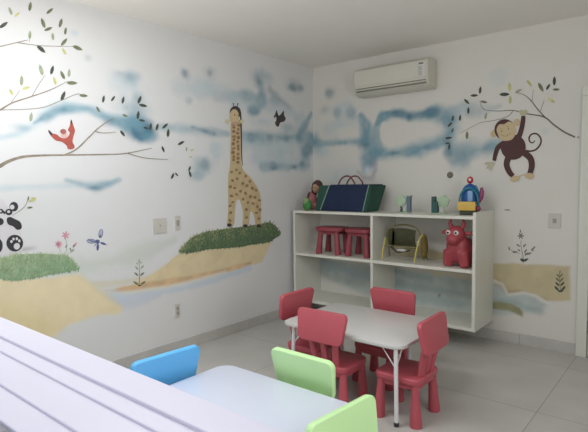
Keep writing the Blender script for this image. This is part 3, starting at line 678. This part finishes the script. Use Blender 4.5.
# red bird
Q = lambda x, y: (40+x/9.6, 110+y/9.6)
RB = mat('bird_red_paint', (178, 88, 76), .7, .12, 30); PK = mat('pale_face_paint', (226, 188, 180), .7); BK = mat('dark_paint', (66, 60, 62), .7)
d = Decal('L')
d.shape([Q(*p) for p in ((78, 198), (100, 242), (150, 292), (205, 305), (255, 342), (265, 372), (300, 378), (330, 362), (326, 335), (312, 305), (320, 255), (335, 200), (322, 155), (300, 95), (285, 150), (268, 190), (285, 220), (265, 258), (230, 272), (195, 262), (160, 235), (115, 222))], RB)
d.shape([Q(*p) for p in ((78, 192), (88, 225), (112, 246), (115, 224), (95, 200))], BK); d.shape([Q(*p) for p in ((298, 90), (290, 120), (298, 140), (308, 120))], BK)
d.oval(*Q(232, 240), 3.6, 3.4, PK); d.oval(*Q(222, 206), 3.0, 2.5, RB); d.oval(*Q(226, 200), 1.6, 1.1, mat('pale_face_dark', (150, 110, 104)))
for x in (222, 240): d.oval(*Q(x, 232), .35, .5, BK)
d.done('painted_bird', 'painted red bird with spread wings and pale face above the long branch', 'wall painting')

# giraffe
GB = mat('giraffe_tan_paint', (204, 182, 140), .7, .1, 14); GS = mat('giraffe_spot_paint', (156, 122, 86), .7, .2, 30); GY = mat('giraffe_face_paint', (214, 190, 148), .7)
G = lambda x, y: (215+x/5.4, 155+y/5.4)
d = Decal('L')
body = [(231.2, 121), (230.7, 140), (230.2, 155), (230.0, 165), (228.2, 176), (228, 192), (228.3, 205), (227.6, 218), (227, 225), (229, 226.5), (233.5, 225.5), (234.6, 219), (235.4, 206), (237, 200), (239.5, 200), (241.5, 206), (243, 213), (242.5, 223), (243, 227.5), (247.5, 227), (249, 222), (250, 213), (252, 212), (254.5, 218), (256, 226), (260.8, 226.5), (261, 215), (261, 204), (260, 194), (256.5, 186), (251, 178), (244, 171), (241.6, 166), (241.3, 155), (241, 140), (240.6, 121)]
d.add([(p.x, p.y) for p in spline([(x, y, 0) for x, y in body], 3, True)], GB)
d.line([(240.2, 112), (240.9, 122), (241.3, 140), (241.6, 156), (242.5, 166)], [1.5, 1.6, 1.2, 1, .5], BK)
rs = random.Random(5)
for y in range(124, 164, 4):
    for x in (233.2, 238.0): d.oval(x+rs.uniform(-.6, .6), y+rs.uniform(-.8, .8)+(2 if x > 235 else 0), rs.uniform(1.2, 1.9), rs.uniform(1.5, 2.2), GS, rs.uniform(0, 3), 7)
for x, y in ((231, 172), (236, 170), (240, 173), (245, 176), (250, 181), (232, 180), (237, 179), (242, 183), (247, 186), (252, 188), (256, 190), (230, 187), (235, 188), (240, 191), (245, 193), (250, 196), (255, 197), (259, 200), (231, 196), (236, 195), (243, 199), (248, 203), (253, 204), (257, 207), (230, 206), (233, 202), (246, 209), (256, 213), (258, 218), (231, 213), (246, 217), (230, 220), (259.5, 210)):
    d.oval(x+rs.uniform(-.5, .5), y+rs.uniform(-.6, .6), rs.uniform(1.1, 1.8), rs.uniform(1.3, 2.1), GS, rs.uniform(0, 3), 7)
for x, y in ((229, 225), (245, 226), (258.5, 225.8)): d.oval(x, y, 2.4, 1.8, BK)
EAR = mat('giraffe_ear_paint', (214, 208, 168)); d.oval(227, 121.6, 2.2, 2.4, EAR); d.oval(241.6, 121.6, 1.8, 2.3, EAR)
d.oval(235, 112.5, 5.6, 6.5, BK); d.oval(234, 117, 4.8, 7.8, GY); d.oval(234.6, 123.5, 3.2, 2, mat('giraffe_muzzle', (200, 164, 140)))
d.oval(234.4, 114.8, .45, 1.1, BK); d.oval(238.0, 115.5, .4, .9, BK); d.line([(233.2, 107.5), (233, 104)], .6, BK); d.line([(236.6, 107.5), (237.4, 104)], .6, BK)
d.oval(233, 103.9, .7, .7, BK); d.oval(237.5, 103.9, .7, .7, BK)
d.done('painted_giraffe', 'painted spotted giraffe standing on the grassy mound of the left wall', 'wall painting')

# grass
def grass(name, label, top, bot, n, cols, seed, bl=(3, 6)):
    d = Decal('L'); r = random.Random(seed)
    def yi(line, x):
        for (a, b), (c, e) in zip(line, line[1:]):
            if a <= x <= c: return b+(e-b)*(x-a)/(c-a)
        return line[-1][1]
    x0, x1 = top[0][0], top[-1][0]
    N = 40; xs = [x0+1+(x1-x0-2)*i/N for i in range(N+1)]
    for p, q_ in zip(xs, xs[1:]): d.add([(p, yi(top, p)+2), (q_, yi(top, q_)+2), (q_, max(yi(bot, q_)-2, yi(top, q_)+2.3)), (p, max(yi(bot, p)-2, yi(top, p)+2.3))], cols[0], .0012)
    for k in range(n):
        x = r.uniform(x0, x1); t = yi(top, x); bo = yi(bot, x); f = r.random()**1.0
        y = t+2.5+(bo-t-4.5)*f; L = r.uniform(*bl); a = r.gauss(0, .45)
        if f < .2: L *= 1.25
        g = .1+.5*(1-f)+.32*(1-(x-x0)/(x1-x0))*(.6+.4*math.sin(x*.4+seed))+r.gauss(0, .16)
        m = cols[1+min(len(cols)-2, int(max(0, g*(len(cols)-1))))]
        tip = (x+math.sin(a)*L, y-math.cos(a)*L*.8) if f < r.uniform(.55, .9) else (x+math.sin(a)*L*.8, y+math.cos(a)*L*.6)
        d.add([(x-.55, y), (x+.55, y), tip], m, .0016+.0004*r.random())
    return d.done(name, label, 'wall painting')
gA = [mat('grass_mid', (152, 174, 136), .8, .25, 20), mat('grass_a', (120, 158, 122), .8), mat('grass_b', (142, 172, 134), .8), mat('grass_c', (166, 184, 142), .8), mat('grass_d', (192, 198, 158), .8)]
grass('painted_grass', 'painted light green grass on the sand dune at far left', [(-12, 254), (0, 256), (16, 252.5), (40, 251.5), (66, 253), (73, 258), (79, 269)], [(-12, 283), (0, 281), (16, 283), (40, 279), (55, 276), (70, 273), (79, 271)], 900, gA, 3, (2.6, 5.5))
gB = [mat('grass_deep', (92, 112, 84), .8, .15, 20), mat('grass_e', (78, 104, 78), .8), mat('grass_f', (104, 124, 86), .8), mat('grass_g', (128, 140, 96), .8), mat('grass_h', (160, 162, 118), .8)]
grass('painted_grass', 'painted dark green grass mound under the giraffe', [(179, 250), (186, 241), (193, 234.5), (207, 229.5), (227, 226.5), (242, 225), (259, 222), (270, 220), (277, 225), (280, 233)], [(179, 254), (186, 255), (193, 254.5), (207, 251.5), (227, 250), (242, 248.5), (259, 245.5), (270, 244), (277, 239), (280, 236)], 1000, gB, 4, (2.2, 4.6))

# panda
PB = mat('panda_black_paint', (52, 50, 54), .7, .1); PWH = mat('panda_white_paint', (218, 214, 214), .7, .02); PG_ = mat('panda_grey_paint', (158, 154, 154), .7)
Z = lambda x, y: (x/4.8, 180+y/4.8)
d = Decal('L')
d.shape([Z(*p) for p in ((-60, 130), (0, 90), (30, 120), (60, 160), (80, 200), (100, 260), (110, 330), (60, 352), (-60, 352))], PWH)
d.oval(*Z(66, 128), 4.4, 4.8, PB); d.oval(*Z(58, 130), 2.3, 2.4, PWH); d.oval(*Z(42, 154), 3.6, 3.2, PB); d.oval(*Z(41, 152), 1.5, 1.3, PWH)
d.oval(*Z(4, 150), 2.6, 2.4, PB); d.oval(*Z(2, 150), 1.2, 1.0, PWH); d.shape([Z(*p) for p in ((10, 155), (25, 165), (22, 150), (12, 148))], PB)
d.line([Z(60, 170), Z(90, 150), Z(120, 125), Z(135, 90), Z(137, 78)], [.5, .6, .6, .7, .4], P_BR)
d.oval(*Z(0, 200), 3.6, 3.6, PB)
d.shape([Z(*p) for p in ((32, 185), (48, 177), (68, 186), (95, 200), (104, 222), (98, 236), (80, 238), (62, 222), (38, 212))], PB)
d.oval(*Z(70, 303), 8.4, 8.4, PB, .2); d.oval(*Z(80, 318), 3.1, 3.3, PWH, .3)
for x, y in ((54, 295), (64, 283), (80, 282), (92, 292)): d.oval(*Z(x, y), 1.2, 1.5, PWH)
d.oval(*Z(-8, 315), 4.2, 7, PB)
d.leaf(*Z(155, 98), 8, 12, Y_); d.leaf(*Z(160, 88), 6, 0, Y_); d.leaf(*Z(143, 132), 6, 5, M_); d.leaf(*Z(135, 88), 5, 80, M_)
d.done('painted_panda', 'painted black and white panda sitting on grass at the left edge', 'wall painting')

# flowers and butterfly
PKF = mat('flower_pink_paint', (214, 150, 164), .7, .2, 40); PKD = mat('flower_mauve_paint', (150, 110, 128), .7, .2, 40); BLF = mat('butterfly_blue_paint', (92, 100, 140), .7, .2, 40); BLP = mat('butterfly_pale_paint', (176, 180, 202), .7)
f5 = lambda x, y: (x/5.345, 180+y/5.345)
d = Decal('L')
cx, cy = f5(350, 295)
for k in range(6): d.leaf(cx+1.9*math.cos(k*PI/3+.3), cy-1.9*math.sin(k*PI/3+.3), 5.2, math.degrees(k*PI/3+.3), PKF)
cx, cy = f5(313, 343)
for k in range(7): d.leaf(cx+1.5*math.cos(k*2*PI/7), cy-1.5*math.sin(k*2*PI/7), 5.4, k*360/7, PKF)
d.oval(cx, cy, .8, .8, PKD); d.leaf(*f5(398, 348), 6, 48, PKD); d.leaf(*f5(404, 340), 4, 30, PKF); d.leaf(*f5(354, 354), 4, 60, M_); d.leaf(*f5(376, 370), 4, 110, M_); d.leaf(*f5(388, 378), 5, 30, T_)
d.line([f5(350, 305), f5(354, 345), f5(356, 385)], .5, T_); d.line([f5(396, 355), f5(385, 375), f5(375, 390)], .5, T_); d.line([f5(315, 355), f5(322, 385)], .5, T_)
d.done('painted_flowers', 'cluster of painted pink flowers between the panda and the blue butterfly', 'wall painting')
d = Decal('L')
d.oval(*f5(487, 327), 4.6, 2.3, BLF, .1); d.oval(*f5(538, 286), 2.2, 4.6, BLF, .15); d.oval(*f5(486, 327), 3.9, 1.7, BLP, .1); d.oval(*f5(538, 284), 1.6, 3.8, BLP, .15); d.leaf(*f5(495, 328), 4, -5, BLF); d.leaf(*f5(535, 300), 4, 75, BLF)
d.oval(*f5(520, 330), 2.4, 2.2, BLF); d.leaf(*f5(522, 358), 8, 88, BLF); d.leaf(*f5(552, 340), 7, -20, BLF); d.leaf(*f5(510, 345), 5, 55, BLP); d.line([f5(545, 335), f5(572, 348)], .5, BLF); d.line([f5(470, 320), f5(500, 328)], .7, BLF)
d.done('painted_butterfly', 'painted blue butterfly on left wall, right of the pink flowers', 'wall painting')
d = Decal('L', True)
d.line([(139, 286), (139.5, 275), (139, 262)], [.8, .6, .3], M_)
for a in ((135.6, 283, 6.5, 150, M_), (143, 283, 6.5, 32, M_), (136.2, 274, 5.5, 140, M_), (142.2, 274, 5.5, 40, M_), (136.6, 268, 5, 130, T_), (142.2, 267, 5, 50, T_), (139, 261, 4.5, 90, T_), (137, 263.5, 3, 130, T_), (141, 262.5, 3, 50, T_), (139.5, 285.5, 4, 0, D_)): d.leaf(*a)
d.done('painted_plant', 'small painted green plant on the sand tongue left of the giraffe mound', 'wall painting')
# flying dark bird
d = Decal('L')
e = lambda x, y: (180+x/4.19, 60+y/4.19)
d.shape([e(*p) for p in ((392, 240), (398, 228), (405, 210), (412, 232), (422, 228), (434, 212), (436, 232), (443, 245), (435, 258), (420, 262), (412, 280), (402, 274), (398, 262), (404, 250))], BK, 3)
d.oval(*e(400, 244), .9, 1.6, PWH); d.oval(*e(404, 262), .8, .6, mat('bird_brown_paint', (120, 90, 84)))
d.done('painted_bird', 'small painted black bird on left wall, right of the giraffe head', 'wall painting')

# monkey and its branch, back wall
MB_ = mat('monkey_brown_paint', (82, 52, 50), .7, .08, 12); MF = mat('monkey_face_paint', (206, 184, 146), .7, .06); MH = mat('monkey_hand_paint', (196, 190, 160), .7)
q = lambda x, y: (430+x/3.722, 60+y/3.722)
d = Decal('B', True)
d.line([q(*p) for p in ((540, 287), (500, 268), (460, 240), (425, 212), (360, 200), (310, 188), (250, 190), (200, 183), (185, 150))], [1.7, 1.7, 1.5, 1.4, 1.0, .8, .6, .5, .3], P_BRD)
d.line([q(*p) for p in ((430, 215), (400, 182), (375, 150), (350, 130), (320, 122))], [1.2, 1, .9, .6, .4], P_BRD)
d.line([q(*p) for p in ((310, 188), (290, 210), (240, 225), (185, 235), (110, 275))], [.8, .7, .6, .5, .3], P_BR); d.line([q(380, 155), q(385, 110)], [.5, .3], P_BR); d.line([q(412, 190), q(425, 150)], [.5, .3], P_BR)
for x, y, L, a, m in ((187, 112, 30, 84, D_), (165, 132, 30, 2, D_), (137, 155, 28, -45, D_), (201, 156, 28, -10, M_), (143, 188, 28, 88, D_), (112, 215, 26, 85, D_), (85, 217, 24, 80, D_), (208, 208, 28, 75, T_), (75, 240, 26, 45, D_), (70, 290, 28, 8, D_), (84, 262, 20, 70, D_), (138, 280, 32, 88, M_), (278, 128, 40, 2, D_), (297, 100, 36, 95, Y_), (299, 148, 32, 88, Y_), (330, 115, 30, 28, T_), (370, 87, 32, -52, Y_), (413, 102, 40, -62, M_), (440, 100, 28, 58, D_), (463, 78, 36, 88, D_), (470, 110, 28, 2, M_), (452, 150, 34, -38, Y_), (72, 322, 26, 85, D_), (66, 310, 20, 10, D_)):
    x_, y_ = q(x, y); d.leaf(x_, y_, L/3.722, a, m)
d.oval(*q(552, 288), 1.1, 1.1, mat('knot_paint', (170, 162, 140)))
d.done('painted_branch', 'painted branch with the monkey hanging from it on the back wall', 'wall painting')
k = lambda x, y: (480+x/3.925, 90+y/3.925)
d = Decal('B')
d.line([k(*p) for p in ((178, 238), (200, 240), (222, 232), (238, 210), (238, 188), (222, 172), (203, 174), (193, 188), (196, 203), (208, 207), (216, 198))], [1.8, 1.8, 1.7, 1.7, 1.6, 1.6, 1.5, 1.5, 1.4, 1.2, .8], MB_)
d.line([k(*p) for p in ((145, 200), (160, 165), (168, 130), (171, 102))], [6, 5, 4.6, 4.2], MB_)
d.line([k(*p) for p in ((95, 208), (72, 225), (62, 250), (56, 278))], [5.5, 5, 4.4, 3.6], MB_)
d.line([k(*p) for p in ((115, 258), (105, 290), (115, 320), (130, 338))], [6.5, 6, 5.6, 4.6], MB_); d.line([k(*p) for p in ((172, 245), (198, 268), (204, 298), (196, 330))], [6.5, 6.4, 6, 5], MB_)
d.oval(*k(131, 224), 12.6, 12.8, MB_, .1)
d.oval(*k(54, 172), 3.1, 3.6, MF); d.oval(*k(146, 128), 3.4, 3.8, MF)
d.oval(*k(98, 156), 10.4, 10.6, MB_); d.shape([k(*p) for p in ((72, 178), (66, 155), (76, 136), (96, 134), (116, 124), (138, 140), (142, 168), (126, 194), (98, 200), (80, 194))], MF)
d.oval(*k(86, 162), .45, .9, BK); d.oval(*k(112, 152), .45, .9, BK); d.line([k(84, 176), k(102, 182), k(122, 170)], .4, mat('mouth_paint', (140, 100, 80))); d.line([k(80, 154), k(88, 152)], .3, MB_); d.line([k(106, 144), k(114, 142)], .3, MB_)
for p in ((165, 88, 3, .5), (178, 86, 2.6, -.4), (171, 94, 3.2, 0)): d.oval(*k(p[0], p[1]), p[2], 2.0, MH, p[3])
d.leaf(*k(34, 288), 9, 5, MH); d.leaf(*k(40, 298), 9, 40, MH); d.leaf(*k(46, 304), 7, 75, MH); d.oval(*k(48, 290), 2.4, 2, MH)
d.oval(*k(138, 348), 5, 2.9, MF, -.2); d.oval(*k(196, 338), 4.8, 3.2, MF, .1); d.line([k(146, 340), k(180, 332)], 1.0, MF)
for x, y in ((124, 352), (134, 356), (208, 344), (198, 348)): d.oval(*k(x, y), 1.0, .9, MF)
d.done('painted_monkey', 'painted brown monkey with curled tail hanging by one arm on back wall', 'wall painting')

# plants on the river bank, back wall
GYP = mat('plant_grey_paint', (128, 126, 112), .7, .2, 40)
h = lambda x, y: (440+x/5.84, 190+y/5.84)
d = Decal('B', True)
d.line([h(488, 425), h(484, 380), h(474, 330), h(474, 290)], [.7, .6, .5, .4], GYP)
for a in range(6): x_, y_ = h(472, 268); d.leaf(x_+1.7*math.cos(a*1.05), y_-1.7*math.sin(a*1.05), 4, a*60, GYP)
for x, y, L, a in ((458, 324, 5, -35), (494, 324, 5, 50), (438, 362, 6, 0), (515, 372, 7, 8), (462, 352, 4, -40), (500, 356, 5, 55), (480, 405, 5, -10), (505, 405, 5, 15), (490, 412, 7, 0), (500, 375, 4, 80), (548, 338, 5, 45), (540, 350, 4, -40), (404, 340, 4, 90), (470, 240, 4, 88)):
    x_, y_ = h(x, y); d.leaf(x_, y_, L, a, GYP if y < 400 else P_DARK)
d.line([h(508, 372), h(528, 366), h(545, 345)], .4, GYP); d.line([h(470, 372), h(430, 358), h(405, 345)], .4, GYP)
d.done('painted_plant', 'painted grey flowering plant growing on top of the sandy bank, back wall', 'wall painting')
h = lambda x, y: (480+x/5.4, 240+y/5.4)
d = Decal('B', True)
d.line([h(435, 280), h(432, 240), h(430, 175)], [.6, .5, .3], P_DARK)
for x, y, L, a in ((415, 262, 7, -45), (450, 262, 7, 50), (418, 238, 6, -45), (446, 236, 6, 48), (420, 214, 6, -45), (442, 214, 6, 48), (422, 192, 5, -50), (440, 190, 5, 50), (435, 276, 6, 0), (432, 172, 4, 88)):
    x_, y_ = h(x, y); d.leaf(x_, y_, L, a, P_MID if y < 220 else P_DARK)
d.done('painted_plant', 'painted dark fern sprig inside the sandy bank beside the door frame', 'wall painting')
